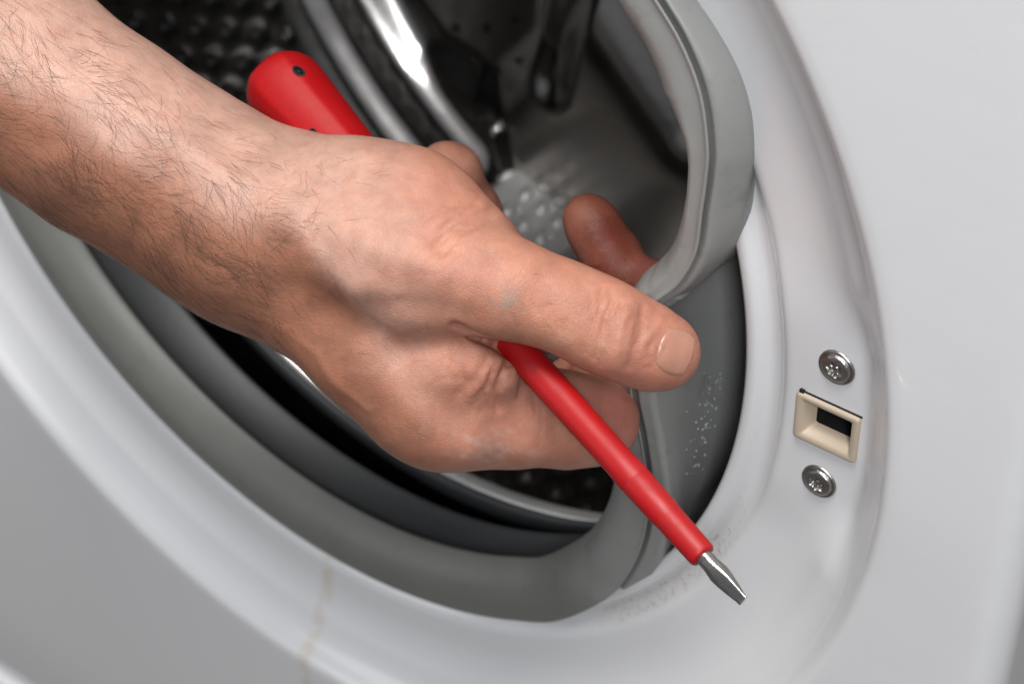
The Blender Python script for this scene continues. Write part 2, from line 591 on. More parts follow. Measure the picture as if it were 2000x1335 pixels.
# perforated side wall with small pressed dimples
nth, ny = 1000, 84
tt = np.linspace(0, 2 * np.pi, nth, endpoint=False)
yy = np.linspace(YF + 4, YB - 2, ny)
TT, YY = np.meshgrid(tt, yy, indexing='ij')
PT, PY = 2 * np.pi / 100, 12.6
row = np.round((YY - 78) / PY)
ph = TT / PT + .5 * (row % 2)
du = (ph - np.round(ph)) * PT * RD
dv = YY - 78 - row * PY
dd = np.hypot(du, dv)
bumpH = 2.6 * np.exp(-(dd / 3.4) ** 2) * (YY < YB - 22)
RR = RD - bumpH
edge = sstep(YB - 26, YB - 2, YY) * 9 + (1 - sstep(YF, YF + 16, YY)) * 6
RR = RR - edge
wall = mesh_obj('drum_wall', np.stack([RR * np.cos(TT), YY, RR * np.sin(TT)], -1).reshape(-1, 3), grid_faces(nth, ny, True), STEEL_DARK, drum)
hv, hf = [], []
for j in range(0, 12):
    for i in range(100):
        a = (i - .5 * (j % 2)) * PT
        y = 78 + j * PY
        rr = RD - 2.9
        if y > YB - 24:
            continue
        c = np.array([rr * np.cos(a), y, rr * np.sin(a)])
        e1 = np.array([-np.sin(a), 0, np.cos(a)])
        b0 = len(hv)
        for q in range(8):
            hv.append(c + 1.5 * (np.cos(q * np.pi / 4) * e1 + np.sin(q * np.pi / 4) * np.array([0, 1, 0])))
        hf.append(list(range(b0, b0 + 8)))
ho = mesh_obj('perforation', hv, hf, BLACK, drum, False)
ho['kind'] = 'stuff'
# front ring with rolled bright edge
pr = [(151.6, 71), (150.6, 68.6), (150.8, 66.4), (152.0, 65.4), (153.4, 65.6), (154.2, 66.4)]
pr2 = [(154.15, 66.6), (156, 69.5), (160, 71), (200, 71.5), (215, 72), (221, 74)]
t2 = np.linspace(0, 2 * np.pi, 240, endpoint=False)
fv = np.vstack([np.stack([r * np.cos(t2), np.full(240, y), r * np.sin(t2)], 1) for r, y in pr])
fr = mesh_obj('front_ring', fv, grid_faces(len(pr), 240, wrap_v=True), BRIGHT, drum)
fv = np.vstack([np.stack([r * np.cos(t2), np.full(240, y), r * np.sin(t2)], 1) for r, y in pr2])
mesh_obj('drum_front', fv, grid_faces(len(pr2), 240, wrap_v=True), STEEL_DARK, drum)  # darker steel paints in the deep shadow around the ring
# back plate: three raised petals with a pressed valley between them


def poly_sdf(px, pz, poly):
    d = np.full(px.shape, 1e9)
    inside = np.zeros(px.shape, bool)
    n = len(poly)
    for i in range(n):
        ax, az = poly[i]
        bx, bz = poly[(i + 1) % n]
        ex, ez = bx - ax, bz - az
        wx, wz = px - ax, pz - az
        t = np.clip((wx * ex + wz * ez) / (ex * ex + ez * ez), 0, 1)
        d = np.minimum(d, np.hypot(wx - t * ex, wz - t * ez))
        c = ((az > pz) != (bz > pz)) & (px < (bx - ax) * (pz - az) / (bz - az + 1e-12) + ax)
        inside ^= c
    return np.where(inside, -d, d)


def seg_d(px, pz, a, b):
    ex, ez = b[0] - a[0], b[1] - a[1]
    t = np.clip(((px - a[0]) * ex + (pz - a[1]) * ez) / (ex * ex + ez * ez), 0, 1)
    return np.hypot(px - a[0] - t * ex, pz - a[1] - t * ez)


nr_, na_ = 150, 540
rr = np.linspace(2, 218, nr_)
ta = np.linspace(0, 2 * np.pi, na_, endpoint=False)
R2, T2 = np.meshgrid(rr, ta, indexing='ij')
XX, ZZ = R2 * np.cos(T2), R2 * np.sin(T2)
H = np.zeros_like(XX)
petal = [(-98, -130), (-74, -100), (-70, -60), (-96, -30), (-150, -40), (-178, -80), (-140, -122), (-112, -131)]
petals = []
for k in range(3):
    a = k * 2 * np.pi / 3
    c, s = np.cos(a), np.sin(a)
    lx, lz = XX * c + ZZ * s, -XX * s + ZZ * c
    d = poly_sdf(lx, lz, petal)
    H -= 9 * (1 - sstep(-14, 9, d))
    H += 6 * np.exp(-(seg_d(lx, lz, (-99, -142), (-90, -178)) / 3.6) ** 2)
    H -= 5 * (1 - sstep(0, 13, seg_d(lx, lz, (-74, -112), (-62, -64))))
    H -= 8 * np.exp(-(seg_d(lx, lz, (-40, -62), (-6, -104)) / 16.0) ** 2)
    petals.append((c, s))
H += 26 * (1 - sstep(18, 62, R2))              # hub dome
H += 7 * sstep(184, 194, R2) + 9 * sstep(206, 218, R2)      # stepped, rolled outer corner
YYb = YB - H
back = mesh_obj('back_plate', np.stack([XX, YYb, ZZ], -1).reshape(-1, 3), grid_faces(nr_, na_, wrap_v=True), STEEL, drum)
pv, pf = [], []
for c, s in petals:
    for px_, pz_ in [(-92, -112), (-104, -122), (-118, -122), (-96, -96), (-110, -104), (-126, -110), (-92, -78), (-106, -84), (-122, -92), (-138, -98), (-152, -92), (-100, -64), (-116, -70), (-134, -78)]:
        x, z = px_ * c - pz_ * s, px_ * s + pz_ * c
        b0 = len(pv)
        ir_ = int(np.clip(round((math.hypot(x, z) - 2) / 216 * (nr_ - 1)), 0, nr_ - 1))
        ia_ = int(round((math.atan2(z, x) % (2 * math.pi)) / (2 * math.pi) * na_)) % na_
        yh = YYb[ir_, ia_] - .35
        for q in range(10):
            pv.append((x + 2.0 * math.cos(q * .628), yh, z + 2.0 * math.sin(q * .628)))
        pf.append(list(range(b0, b0 + 10)))
po = mesh_obj('back_plate_hole', pv, pf, BLACK, drum, False)
po['kind'] = 'stuff'
# lifter bars on the wall, with dimpled top
def lifter(a0):
    nu, nv = 90, 84
    vs = []
    for i in range(nu):
        f_ = i / (nu - 1)
        y = 140 + (YB + 7 - 140) * f_
        for j in range(nv):
            u = -1 + 2 * j / (nv - 1)
            arc = u * 44
            hgt = (24 + 20 * f_) * (1 - sstep(.50, .92, abs(u))) * sstep(0, .16, f_)
            ka, kb = round(y / 10.5) * 10.5, round(arc / 10.5) * 10.5
            hgt += 2.6 * math.exp(-(((y - ka) ** 2 + (arc - kb) ** 2) / 9.0)) * (abs(u) < .42)
            a = a0 + arc / RD
            r = RD - 1 - hgt
            vs.append((r * math.cos(a), y, r * math.sin(a)))
    return mesh_obj('lifter', vs, grid_faces(nu, nv), LIFTM, drum)


for k in range(3):
    lifter(math.radians(246.5 + 120 * k))
# outer tub behind the drum keeps stray light out
tub_prof = [(174, 59), (236, 60), (242, 70), (242, 250), (235, 260), (20, 262)]
tv = np.vstack([np.stack([r * np.cos(t2), np.full(240, y), r * np.sin(t2)], 1) for r, y in tub_prof])
rv = np.vstack([np.stack([r * np.cos(t2), np.full(240, y), r * np.sin(t2)], 1) for r, y in
                ((158, 66), (152.5, 64.2), (149.2, 63.6), (148.2, 62.4), (148.6, 61.2), (150.4, 60.8), (156, 62.5), (160, 65))])
mesh_obj('tub_lip', rv, grid_faces(8, 240, wrap_v=True), TUBM, machine)
mesh_obj('tub', tv, grid_faces(len(tub_prof), 240, wrap_v=True), TUBM, machine)


# --- floor the machine stands on
FLOORM = mat_plain('floor_tile', (0.10, 0.085, 0.075), .45, .2, 3)
fl = mesh_obj('floor', [(-2500, -2500, -424), (2500, -2500, -424), (2500, 2500, -424), (-2500, 2500, -424)], [(0, 1, 2, 3)], FLOORM)
fl['kind'] = 'structure'


# --- screws beside the latch
def screw(x, z, y, rot, label):
    nr, na = 26, 60
    vs = []
    for i in range(nr):
        r = 4.55 * i / (nr - 1)
        for j in range(na):
            a = 2 * math.pi * j / na
            h = 0.15 if r > 4.4 else (.75 if r > 3.75 else 0)
            if r <= 3.75:
                h = .75 + 1.15 * math.sqrt(max(0, 1 - (r / 3.85) ** 2))
            if 3.55 < r < 3.85:
                h -= .35
            star = 1.75 * (1 + .20 * math.cos(6 * (a + rot)))
            slot = 1 - sstep(star - .35, star + .1, r)
            pin = 1 - sstep(.5, .85, r)
            h = h * (1 - slot) + slot * (.15 + .9 * pin)
            vs.append((x + r * math.cos(a), y - h, z + r * math.sin(a)))
    o = mesh_obj('screw', vs, grid_faces(nr, na, wrap_v=True), SCREWM, machine)
    o['label'] = label
    return o


screw(167.6, 17.0, 14.0, .2, 'domed steel screw above the latch socket')
screw(166.2, -19.0, 14.0, .6, 'domed steel screw below the latch socket')

# --- latch socket, a beige funnel in the panel
yS = 13.95


def rr_loop(x0, x1, z0, z1, rad, y, n=6):
    pts = []
    for cx, cz, a0 in ((x1 - rad, z1 - rad, 0), (x0 + rad, z1 - rad, 90), (x0 + rad, z0 + rad, 180), (x1 - rad, z0 + rad, 270)):
        for q in range(n):
            a = math.radians(a0 + 90 * q / (n - 1))
            pts.append((cx + rad * math.cos(a), y, cz + rad * math.sin(a)))
    return pts


a_, b_, c_, d_ = SX0, SX1, SZ0, SZ1
loops = [rr_loop(a_, b_, c_, d_, .8, yS + .8), rr_loop(a_, b_, c_, d_, .8, yS - .7), rr_loop(a_ + .25, b_ - .25, c_ + .25, d_ - .25, .8, yS - 1.15),
         rr_loop(a_ + .6, b_ - .6, c_ + .6, d_ - .6, .7, yS - 1.25), rr_loop(a_ + 1.9, b_ - 1.6, c_ + 1.8, d_ - 1.5, .6, yS - 1.2),
         rr_loop(a_ + 2.3, b_ - 1.9, c_ + 2.2, d_ - 1.8, .6, yS - .8), rr_loop(a_ + 3.4, b_ - 2.6, c_ + 3.2, d_ - 2.4, .6, yS + 2.6),
         rr_loop(a_ + 3.6, b_ - 2.8, c_ + 3.4, d_ - 2.6, .5, yS + 3.0)]
lv = np.vstack(loops)
sock = mesh_obj('latch_socket', lv, grid_faces(len(loops), len(loops[0]), wrap_v=True), BEIGE, machine)
md = sock.modifiers.new('edge', 'EDGE_SPLIT')
md.split_angle = math.radians(50)
lp = [rr_loop(a_ + 3.5, b_ - 2.7, c_ + 3.3, d_ - 2.5, .5, yS + 2.9), rr_loop(a_ + 3.5, b_ - 2.7, c_ + 3.3, d_ - 2.5, .5, yS + 22)]
hv = np.vstack(lp)
nL = len(lp[0])
mesh_obj('latch_hole', hv, grid_faces(2, nL, wrap_v=True) + [list(range(nL, 2 * nL))], BLACK, sock, False)
box('latch_gap', (a_ + .5, yS - .35, d_ - .1), (b_ + .15, yS + 2, d_ + .38), BLACK, sock, .12)
box('latch_gap', (a_ + .5, yS - .8, d_ - .3), (a_ + 1.7, yS + 2, d_ + .75), BLACK, sock, .15)

# ================================================================== screwdriver
pE = at(528, 142, 492)
pT = at(1452, 1173, 416)
ax = (pT - pE)
LEN = np.linalg.norm(ax)
ax /= LEN
eu = np.cross(ax, FW)
eu /= np.linalg.norm(eu)
ev = np.cross(ax, eu)
driver = empty('screwdriver')
tag(driver, label='red insulated flat blade screwdriver held in the hand, its handle end pointing into the drum', category='screwdriver')


def t_of_px(px):
    """distance along the driver where it crosses photograph column px"""
    lo, hi = 0.0, LEN
    for _ in range(40):
        m = .5 * (lo + hi)
        if project(pE + ax * m)[0][0] < px:
            lo = m
        else:
            hi = m
    return lo


def lathe(name, prof, mat, parent, n=48, shape=None):
    vs = []
    for t, r in prof:
        for j in range(n):
            a = 2 * np.pi * j / n
            k = shape(a, t) if shape else (1, 1)
            vs.append(pE + ax * t + r * (k[0] * np.cos(a) * eu + k[1] * np.sin(a) * ev))
    f = grid_faces(len(prof), n, wrap_v=True)
    f.append(list(range(n))[::-1])
    f.append([(len(prof) - 1) * n + j for j in range(n)])
    o = mesh_obj(name, vs, f, mat, parent)
    fix_normals(o)
    return o


def hexa(a, t):
    h = np.cos(np.pi / 6) / np.cos((a % (np.pi / 3)) - np.pi / 6)
    k = (1 - .6 * sstep(60, 75, t)) * .35
    h = 1 - k * (1 - h) * 1.0
    return (h, h)


tH = t_of_px(1000)                # where the handle ends inside the grip
t1, t2_, t3 = t_of_px(1243), t_of_px(1303), t_of_px(1374)
hp = [(0.0, 2.0), (.15, 4.6), (.7, 6.8), (1.6, 8.3), (2.8, 9.3), (4.4, 9.95), (6.5, 10.2), (10, 10.1), (20, 9.3), (35, 8.2), (50, 7.4), (65, 7.0), (tH - 26, 6.9), (tH - 18, 7.0), (tH - 12, 6.0), (tH - 9, 4.3)]
handle = lathe('handle', hp, RED, driver, 72, hexa)
sp = [(tH - 14, 3.99), (tH, 3.94), (t1 - 6, 3.54), (t1 - 0.8, 3.77), (t1 - 0.4, 3.62), (t1, 3.62), (t1 + 0.4, 3.67), (t2_ - 0.5, 3.46), (t2_, 3.32), (t2_ + 0.5, 3.34), (t3 - 1.2, 3.13), (t3 - 0.4, 3.03), (t3, 2.75), (t3 + 0.05, 2.01)]
lathe('insulating_sleeve', sp, RED, driver, 40)
# blade: round shank, then a flat tip that narrows to a square end
bl = []
nB = 40
tip_r = np.array([np.cos(.9), np.sin(.9)])
for t, w, h in ((t3 - 3, 1.95, 1.95), (t3 + 2.5, 1.95, 1.95), (t3 + 5, 2.05, 1.8), (t3 + 7, 1.95, 1.3), (t3 + 10, 1.6, .8), (LEN - 1, 1.3, .42), (LEN, 1.25, .36)):
    f_ = sstep(t3 + 2.5, t3 + 9, t)
    for j in range(nB):
        a = 2 * np.pi * j / nB
        c, s = np.cos(a), np.sin(a)
        e = 2 + 6 * f_
        k = (abs(c) ** e + abs(s) ** e) ** (-1 / e)
        p1, p2 = w * k * c, h * k * s
        q = .55
        bl.append(pE + ax * t + (p1 * np.cos(q) - p2 * np.sin(q)) * eu + (p1 * np.sin(q) + p2 * np.cos(q)) * ev)
bf = grid_faces(7, nB, wrap_v=True) + [list(range(6 * nB, 7 * nB))]
blade = mesh_obj('blade', bl, bf, BLADEM, driver)
fix_normals(blade)
es = blade.modifiers.new('edge', 'EDGE_SPLIT')
es.split_angle = math.radians(40)
# small moulded dimples near the handle end
hb = BVHTree.FromPolygons([v.co / S for v in handle.data.vertices], [tuple(p.vertices) for p in handle.data.polygons])
for px_, py_, rr_ in ((584, 139, 1.25), (611, 258, .75)):
    d_ir = FW + (px_ - 1000) / FPX * RT - (py_ - 667.5) / FPX * UP
    lo_, no_, _, _ = hb.ray_cast(Vector(CAM), Vector(d_ir).normalized())
    if lo_ is None:
        continue
    lo_, no_ = np.array(lo_), np.array(no_)
    a1 = np.cross(no_, ax)
    a1 /= np.linalg.norm(a1)
    a2 = np.cross(no_, a1)
    rg = [lo_ + no_ * h_ + k_ * rr_ * (np.cos(q * .524) * a1 + 1.3 * np.sin(q * .524) * a2) for k_, h_ in ((1.25, -.05), (1.0, .12), (.8, .05)) for q in range(12)]
    rim_ = mesh_obj('dimple', rg + [lo_ + no_ * .04], grid_faces(3, 12, wrap_v=True) + [(24 + q, 24 + (q + 1) % 12, 36) for q in range(12)], BLACK, handle)

# ================================================================== hand and forearm
# signed distance field in view-aligned millimetres: x right, y up, z towards the viewer
VOX = 0.6
LO = np.array([-175.0, -42.0, -556.0])
HI = np.array([56.0, 112.0, -424.0 + 26])
n3 = np.ceil((HI - LO) / VOX).astype(int) + 1
gx = LO[0] + VOX * np.arange(n3[0])
gy = LO[1] + VOX * np.arange(n3[1])
gz = LO[2] + VOX * np.arange(n3[2])


def vs(px, py, d):
    return np.array([(px - 1000) / FPX * d, -(py - 667.5) / FPX * d, -d])


BIG = 60.0


def new_field():
    return np.full(n3, BIG, np.float32)


def cone(F_, a, b, k=4.0, zs=1.0):
    """smooth-union a round cone (px, py, depth, radius) -> (px, py, depth, radius)"""
    A_, B_ = vs(*a[:3]), vs(*b[:3])
    ra_, rb_ = a[3], b[3]
    m = max(ra_, rb_) * max(1, zs) + k + 5
    lo = np.maximum(((np.minimum(A_, B_) - m - LO) / VOX).astype(int), 0)
    hi = np.minimum(((np.maximum(A_, B_) + m - LO) / VOX).astype(int) + 2, n3)
    if np.any(hi <= lo):
        return
    x = gx[lo[0]:hi[0], None, None].astype(np.float32)
    y = gy[None, lo[1]:hi[1], None].astype(np.float32)
    z = gz[None, None, lo[2]:hi[2]].astype(np.float32)
    e = (B_ - A_) * np.array([1, 1, 1 / zs])
    zc = A_[2]
    z = (z - zc) / zs
    wx, wy = x - A_[0], y - A_[1]
    t = np.clip((wx * e[0] + wy * e[1] + z * e[2]) / (e @ e + 1e-9), 0, 1)
    d = np.sqrt((wx - t * e[0]) ** 2 + (wy - t * e[1]) ** 2 + (z - t * e[2]) ** 2) - (ra_ + (rb_ - ra_) * t)
    S_ = F_[lo[0]:hi[0], lo[1]:hi[1], lo[2]:hi[2]]
    h = np.clip(.5 + .5 * (S_ - d) / k, 0, 1)
    S_[...] = S_ * (1 - h) + d * h - k * h * (1 - h)


def chain(F_, pts, k=4.0, zs=1.0):
    for a, b in zip(pts[:-1], pts[1:]):
        cone(F_, a, b, k, zs)


def merge(Fa, Fb, k):
    h = np.clip(.5 + .5 * (Fa - Fb) / k, 0, 1)
    return Fa * (1 - h) + Fb * h - k * h * (1 - h)


palm = new_field()
# forearm and wrist
chain(palm, [(-330, -90, 466, 26), (40, 150, 470, 23.5), (210, 268, 470, 22.6), (360, 360, 470, 21.9), (480, 437, 470, 22.3), (600, 490, 470, 22.0)], 8, 1.25)
# palm slab, thenar pad, heel, back of the hand
chain(palm, [(560, 470, 472, 20.5), (702, 532, 478, 21.6), (822, 636, 486, 20.2)], 10, 1.25)
chain(palm, [(620, 385, 468, 12.5), (700, 408, 458, 14.5), (800, 430, 452, 14.5), (900, 500, 448, 13.5)], 9)
chain(palm, [(640, 480, 452, 15), (800, 515, 444, 15), (925, 548, 439, 12.0)], 9)
chain(palm, [(600, 555, 462, 13), (726, 682, 458, 12.7), (824, 764, 460, 13.1), (882, 802, 462, 13.2)], 9)
chain(palm, [(625, 555, 500, 16), (806, 692, 508, 15.5), (860, 736, 508, 13.5)], 9)
# web of skin that folds over the driver between thumb and index finger
chain(palm, [(880, 700, 450, 10), (930, 706, 449.5, 8), (968, 722, 451, 6.2)], 6)
# index finger, curled behind the rubber lip
idx = new_field()
chain(idx, [(850, 790, 462, 13.0), (1000, 806, 467, 12.5), (1110, 820, 470, 10.9), (1164, 824, 473, 9.7)], 4)
chain(idx, [(1164, 824, 473, 9.7), (1184, 745, 493, 8.8), (1232, 660, 498, 8.0), (1276, 562, 496, 7.2)], 3)
# middle finger, standing up behind the thumb
mid = new_field()
chain(mid, [(830, 740, 484, 12), (1070, 806, 500, 10.0), (1185, 720, 508, 9.0), (1238, 600, 503, 8.2), (1196, 505, 500, 7.4), (1160, 445, 499, 6.7), (1147, 424, 499, 6.0)], 3)
# ring and little finger, wrapped round the handle
rng_ = new_field()
chain(rng_, [(830, 690, 505, 11), (950, 690, 530, 9.4), (950, 545, 547, 8.6), (918, 418, 532, 8.2), (882, 338, 522, 7.5), (868, 330, 521, 7.0)], 3)
lit = new_field()
chain(lit, [(780, 640, 515, 10), (920, 570, 542, 8.2), (900, 480, 552, 7.4), (820, 420, 540, 6.6)], 3)
# thumb
thm = new_field()
chain(thm, [(905, 545, 439, 11.7), (1000, 566, 437, 10.5), (1090, 595, 437, 9.5), (1150, 621, 437.5, 9.3), (1200, 645, 438, 9.4)], 4)
chain(thm, [(1192, 645, 438, 9.0), (1240, 667, 440, 8.2), (1283, 685, 441, 7.9), (1300, 689, 441.5, 7.2)], 5)
field = merge(palm, idx, 7)
field = merge(field, mid, 4)
field = merge(field, rng_, 3)
field = merge(field, lit, 3)
field = merge(field, thm, 3.0)
# the thumb root overhangs the web: a narrow cleft runs in under it
cleft = new_field()
chain(cleft, [(905, 650, 439, .4), (935, 660, 440, 1.0), (970, 671, 443, 1.6), (1015, 694, 448, 2.4), (1060, 718, 453, 2.8)], .5, 2.6)
h_ = np.clip(.5 - .5 * (field + cleft) / 1.6, 0, 1)
field = field * (1 - h_) - cleft * h_ + 1.6 * h_ * (1 - h_)
del palm, idx, mid, rng_, lit, thm, cleft, h_


def surface_nets(f):
    s = f < 0
    nx, ny_, nz = f.shape
    acc = np.zeros((nx - 1, ny_ - 1, nz - 1, 3), np.float32)
    cnt = np.zeros((nx - 1, ny_ - 1, nz - 1), np.float32)
    for axis in range(3):
        sl0 = [slice(None)] * 3
        sl1 = [slice(None)] * 3
        sl0[axis] = slice(0, -1)
        sl1[axis] = slice(1, None)
        f0, f1 = f[tuple(sl0)], f[tuple(sl1)]
        cross = s[tuple(sl0)] != s[tuple(sl1)]
        I = np.argwhere(cross)
        v0, v1 = f0[cross], f1[cross]
        t = v0 / (v0 - v1)
        pos = I.astype(np.float32)
        pos[:, axis] += t
        o1, o2 = [a for a in range(3) if a != axis]
        for da in (0, -1):
            for db in (0, -1):
                J = I.copy()
                J[:, o1] += da
                J[:, o2] += db
                ok = np.all((J >= 0) & (J < np.array(cnt.shape)), axis=1)
                Jk = J[ok]
                np.add.at(acc, (Jk[:, 0], Jk[:, 1], Jk[:, 2]), pos[ok])
                np.add.at(cnt, (Jk[:, 0], Jk[:, 1], Jk[:, 2]), 1)
    cells = np.argwhere(cnt > 0)
    idm = np.full(cnt.shape, -1, np.int64)
    idm[tuple(cells.T)] = np.arange(len(cells))
    verts = acc[tuple(cells.T)] / cnt[tuple(cells.T)][:, None]
    quads = []
    for axis in range(3):
        sl0 = [slice(None)] * 3
        sl1 = [slice(None)] * 3
        sl0[axis] = slice(0, -1)
        sl1[axis] = slice(1, None)
        cross = s[tuple(sl0)] != s[tuple(sl1)]
        I = np.argwhere(cross)
        inside0 = s[tuple(sl0)][cross]
        o1, o2 = (axis + 1) % 3, (axis + 2) % 3
        ok = (I[:, o1] > 0) & (I[:, o2] > 0) & (I[:, o1] < cnt.shape[o1]) & (I[:, o2] < cnt.shape[o2])
        I, inside0 = I[ok], inside0[ok]
        q = []
        for da, db in ((-1, -1), (0, -1), (0, 0), (-1, 0)):
            J = I.copy()
            J[:, o1] += da
            J[:, o2] += db
            q.append(idm[tuple(J.T)])
        q = np.stack(q, 1)
        q[~inside0] = q[~inside0][:, ::-1]
        quads.append(q)
    return verts, np.vstack(quads)


hv, hq = surface_nets(field)
hv = hv * VOX + LO
# analytic normals from the field
g = np.gradient(field, VOX)
ijk = np.clip(((hv - LO) / VOX), 0, n3 - 2)


def tri(a, q):
    i = q.astype(int)
    f_ = q - i
    out = 0
    for dx in (0, 1):
        for dy in (0, 1):
            for dz in (0, 1):
                w = (f_[:, 0] if dx else 1 - f_[:, 0]) * (f_[:, 1] if dy else 1 - f_[:, 1]) * (f_[:, 2] if dz else 1 - f_[:, 2])
                out = out + w * a[i[:, 0] + dx, i[:, 1] + dy, i[:, 2] + dz]
    return out


nrm = np.stack([tri(g[k], ijk) for k in range(3)], 1)
nrm /= np.linalg.norm(nrm, axis=1)[:, None] + 1e-9
del g, field
ppx = 1000 + FPX * hv[:, 0] / -hv[:, 2]
ppy = 667.5 - FPX * hv[:, 1] / -hv[:, 2]
vdir = -hv / np.linalg.norm(hv, axis=1)[:, None]
face_w = sstep(.05, .35, (nrm * vdir).sum(1))
cx_, cy_ = (ppx / 12).astype(int) + 60, (ppy / 12).astype(int) + 60
zb = np.full((260, 220), 1e9)
okc = (cx_ >= 0) & (cx_ < 260) & (cy_ >= 0) & (cy_ < 220)
np.minimum.at(zb, (cx_[okc], cy_[okc]), -hv[okc, 2])
vis = np.zeros(len(hv), bool)
vis[okc] = -hv[okc, 2] < zb[cx_[okc], cy_[okc]] + 5
sw = face_w * vis


def stroke(pts, width, amount):
    """raise (or sink) the skin along a line: tendons, creases, folds"""
    pts = np.array(pts, float)
    m = width * 3
    sel = np.nonzero((ppx > pts[:, 0].min() - m) & (ppx < pts[:, 0].max() + m) & (ppy > pts[:, 1].min() - m)
                     & (ppy < pts[:, 1].max() + m) & (sw > 0))[0]
    X_, Y_ = ppx[sel], ppy[sel]
    d = np.full(len(sel), 1e9)
    for p_, q_ in zip(pts[:-1], pts[1:]):
        e = q_ - p_
        t = np.clip(((X_ - p_[0]) * e[0] + (Y_ - p_[1]) * e[1]) / (e @ e), 0, 1)
        d = np.minimum(d, np.hypot(X_ - p_[0] - t * e[0], Y_ - p_[1] - t * e[1]))
    disp[sel] += amount * np.exp(-(d / width) ** 2) * sw[sel]


disp = np.zeros(len(hv))
# wrist and thumb tendons, the hollow between them
stroke([(250, 215), (430, 330), (560, 400), (700, 470), (860, 530)], 34, 1.0)
stroke([(360, 300), (520, 430), (640, 500), (690, 560)], 30, .8)
stroke([(560, 560), (660, 610), (720, 640)], 42, -1.6)
stroke([(740, 600), (830, 600), (900, 620)], 30, -.9)
stroke([(700, 690), (800, 790), (860, 850)], 40, .7)
stroke([(420, 560), (560, 670), (660, 750)], 30, .6)
stroke([(610, 275), (720, 300), (840, 340)], 28, .5)
# palm-side folds near the thumb root
stroke([(985, 398), (930, 420), (870, 455), (850, 480)], 9, -.9)
stroke([(930, 395), (880, 400), (830, 425)], 8, -.6)
stroke([(960, 425), (900, 455), (860, 500)], 7, -.55)
# web crease between thumb and index finger
stroke([(885, 640), (930, 656), (985, 676), (1012, 690)], 7, -1.0)
stroke([(1005, 690), (985, 730), (970, 770), (975, 800)], 8, -.85)
stroke([(1018, 700), (1022, 740), (1015, 775)], 6, -.5)
stroke([(960, 690), (930, 740), (900, 765)], 12, -.65)
stroke([(880, 660), (905, 700), (900, 740)], 13, -.5)
# thumb joints
stroke([(1200, 580), (1175, 640), (1160, 700)], 5, -.42)
stroke([(1215, 590), (1190, 650), (1172, 712)], 4.5, -.34)
stroke([(1186, 575), (1158, 632), (1145, 690)], 4.5, -.28)
stroke([(1255, 600), (1250, 650), (1228, 715)], 9, -.55)
stroke([(1228, 592), (1216, 650), (1196, 716)], 20, .8)
stroke([(1292, 622), (1268, 664), (1262, 706)], 8, .35)
stroke([(1160, 560), (1190, 556), (1215, 562)], 8, .35)
# knuckle of the index finger
stroke([(860, 880), (930, 880)], 34, .6)
stroke([(1040, 770), (1060, 830), (1050, 880)], 6, -.2)
# fine wrinkles: across the thumb joint, round the web, on the palm heel and the wrist
def wrinkles(n, c0, c1, ang_, aj, ln, amt, w=3.2):
    for _ in range(n):
        f_ = rng.random()
        c = np.array(c0) * (1 - f_) + np.array(c1) * f_ + rng.normal(0, 1, 2) * 9
        a = ang_ + rng.normal(0, aj)
        l_ = ln * rng.uniform(.5, 1.2)
        u = np.array([math.cos(a), math.sin(a)])
        n_ = np.array([-u[1], u[0]])
        bow = rng.normal(0, .10) * l_
        stroke([c - u * l_ / 2, c + n_ * bow, c + u * l_ / 2], w * rng.uniform(.8, 1.3), -amt * rng.uniform(.5, 1.2))


wrinkles(16, (1150, 620), (1228, 650), 1.75, .12, 70, .20)
wrinkles(12, (1160, 575), (1225, 600), 1.9, .2, 40, .18)
wrinkles(10, (1245, 640), (1262, 690), 1.9, .2, 44, .16)
wrinkles(34, (1000, 560), (1120, 650), 1.8, .5, 34, .09)
wrinkles(26, (900, 400), (860, 520), 2.55, .3, 70, .16)
wrinkles(22, (1000, 700), (930, 780), 1.9, .35, 60, .20)
wrinkles(16, (880, 690), (900, 760), 1.2, .3, 50, .16)
wrinkles(14, (1040, 760), (1100, 860), 1.7, .2, 60, .12)
wrinkles(40, (560, 300), (640, 560), 2.2, .5, 46, .10)
wrinkles(60, (650, 330), (860, 760), 2.3, .7, 40, .08)
# low frequency unevenness of flesh
for _ in range(160):
    c = rng.uniform((-50, 0), (1350, 900))
    w = rng.uniform(14, 46)
    disp += rng.normal(0, .12) * np.exp(-((ppx - c[0]) ** 2 + (ppy - c[1]) ** 2) / w ** 2) * sw
# raised veins
stroke([(560, 640), (620, 690), (650, 740), (720, 800)], 8, .28)
stroke([(640, 330), (720, 380), (760, 440), (820, 470)], 7, .16)
hv2 = hv + nrm * disp[:, None]
W3 = CAM + hv2[:, 0:1] * RT + hv2[:, 1:2] * UP + (-hv2[:, 2:3]) * FW

# skin tone: pale palm side, tanned hairy back, with shade painted into the brown
pale = np.array([0.53, 0.318, 0.25])
tan_shade = np.array([0.315, 0.138, 0.085])
pink = np.array([0.44, 0.166, 0.10])
axis_pts = [(-200, 60), (0, 150), (150, 245), (300, 335), (450, 425), (590, 470), (660, 540), (700, 640), (800, 765), (880, 850), (1000, 960)]
ap = np.array(axis_pts, float)
side = (np.interp(ppx, ap[:, 0], ap[:, 1]) - ppy) * .8             # > 0 on the palm side
wob = 14 * np.sin(ppx * .021 + ppy * .013) + 9 * np.sin(ppx * .05 - ppy * .037)
wt = sstep(-48, 52, side + wob)
tone = tan_shade * (1 - wt)[:, None] + pale * wt[:, None]
wt2 = sstep(640, 960, ppx)[:, None]
tone = tone * (1 - wt2) + (pink * .75 + pale * .25) * wt2


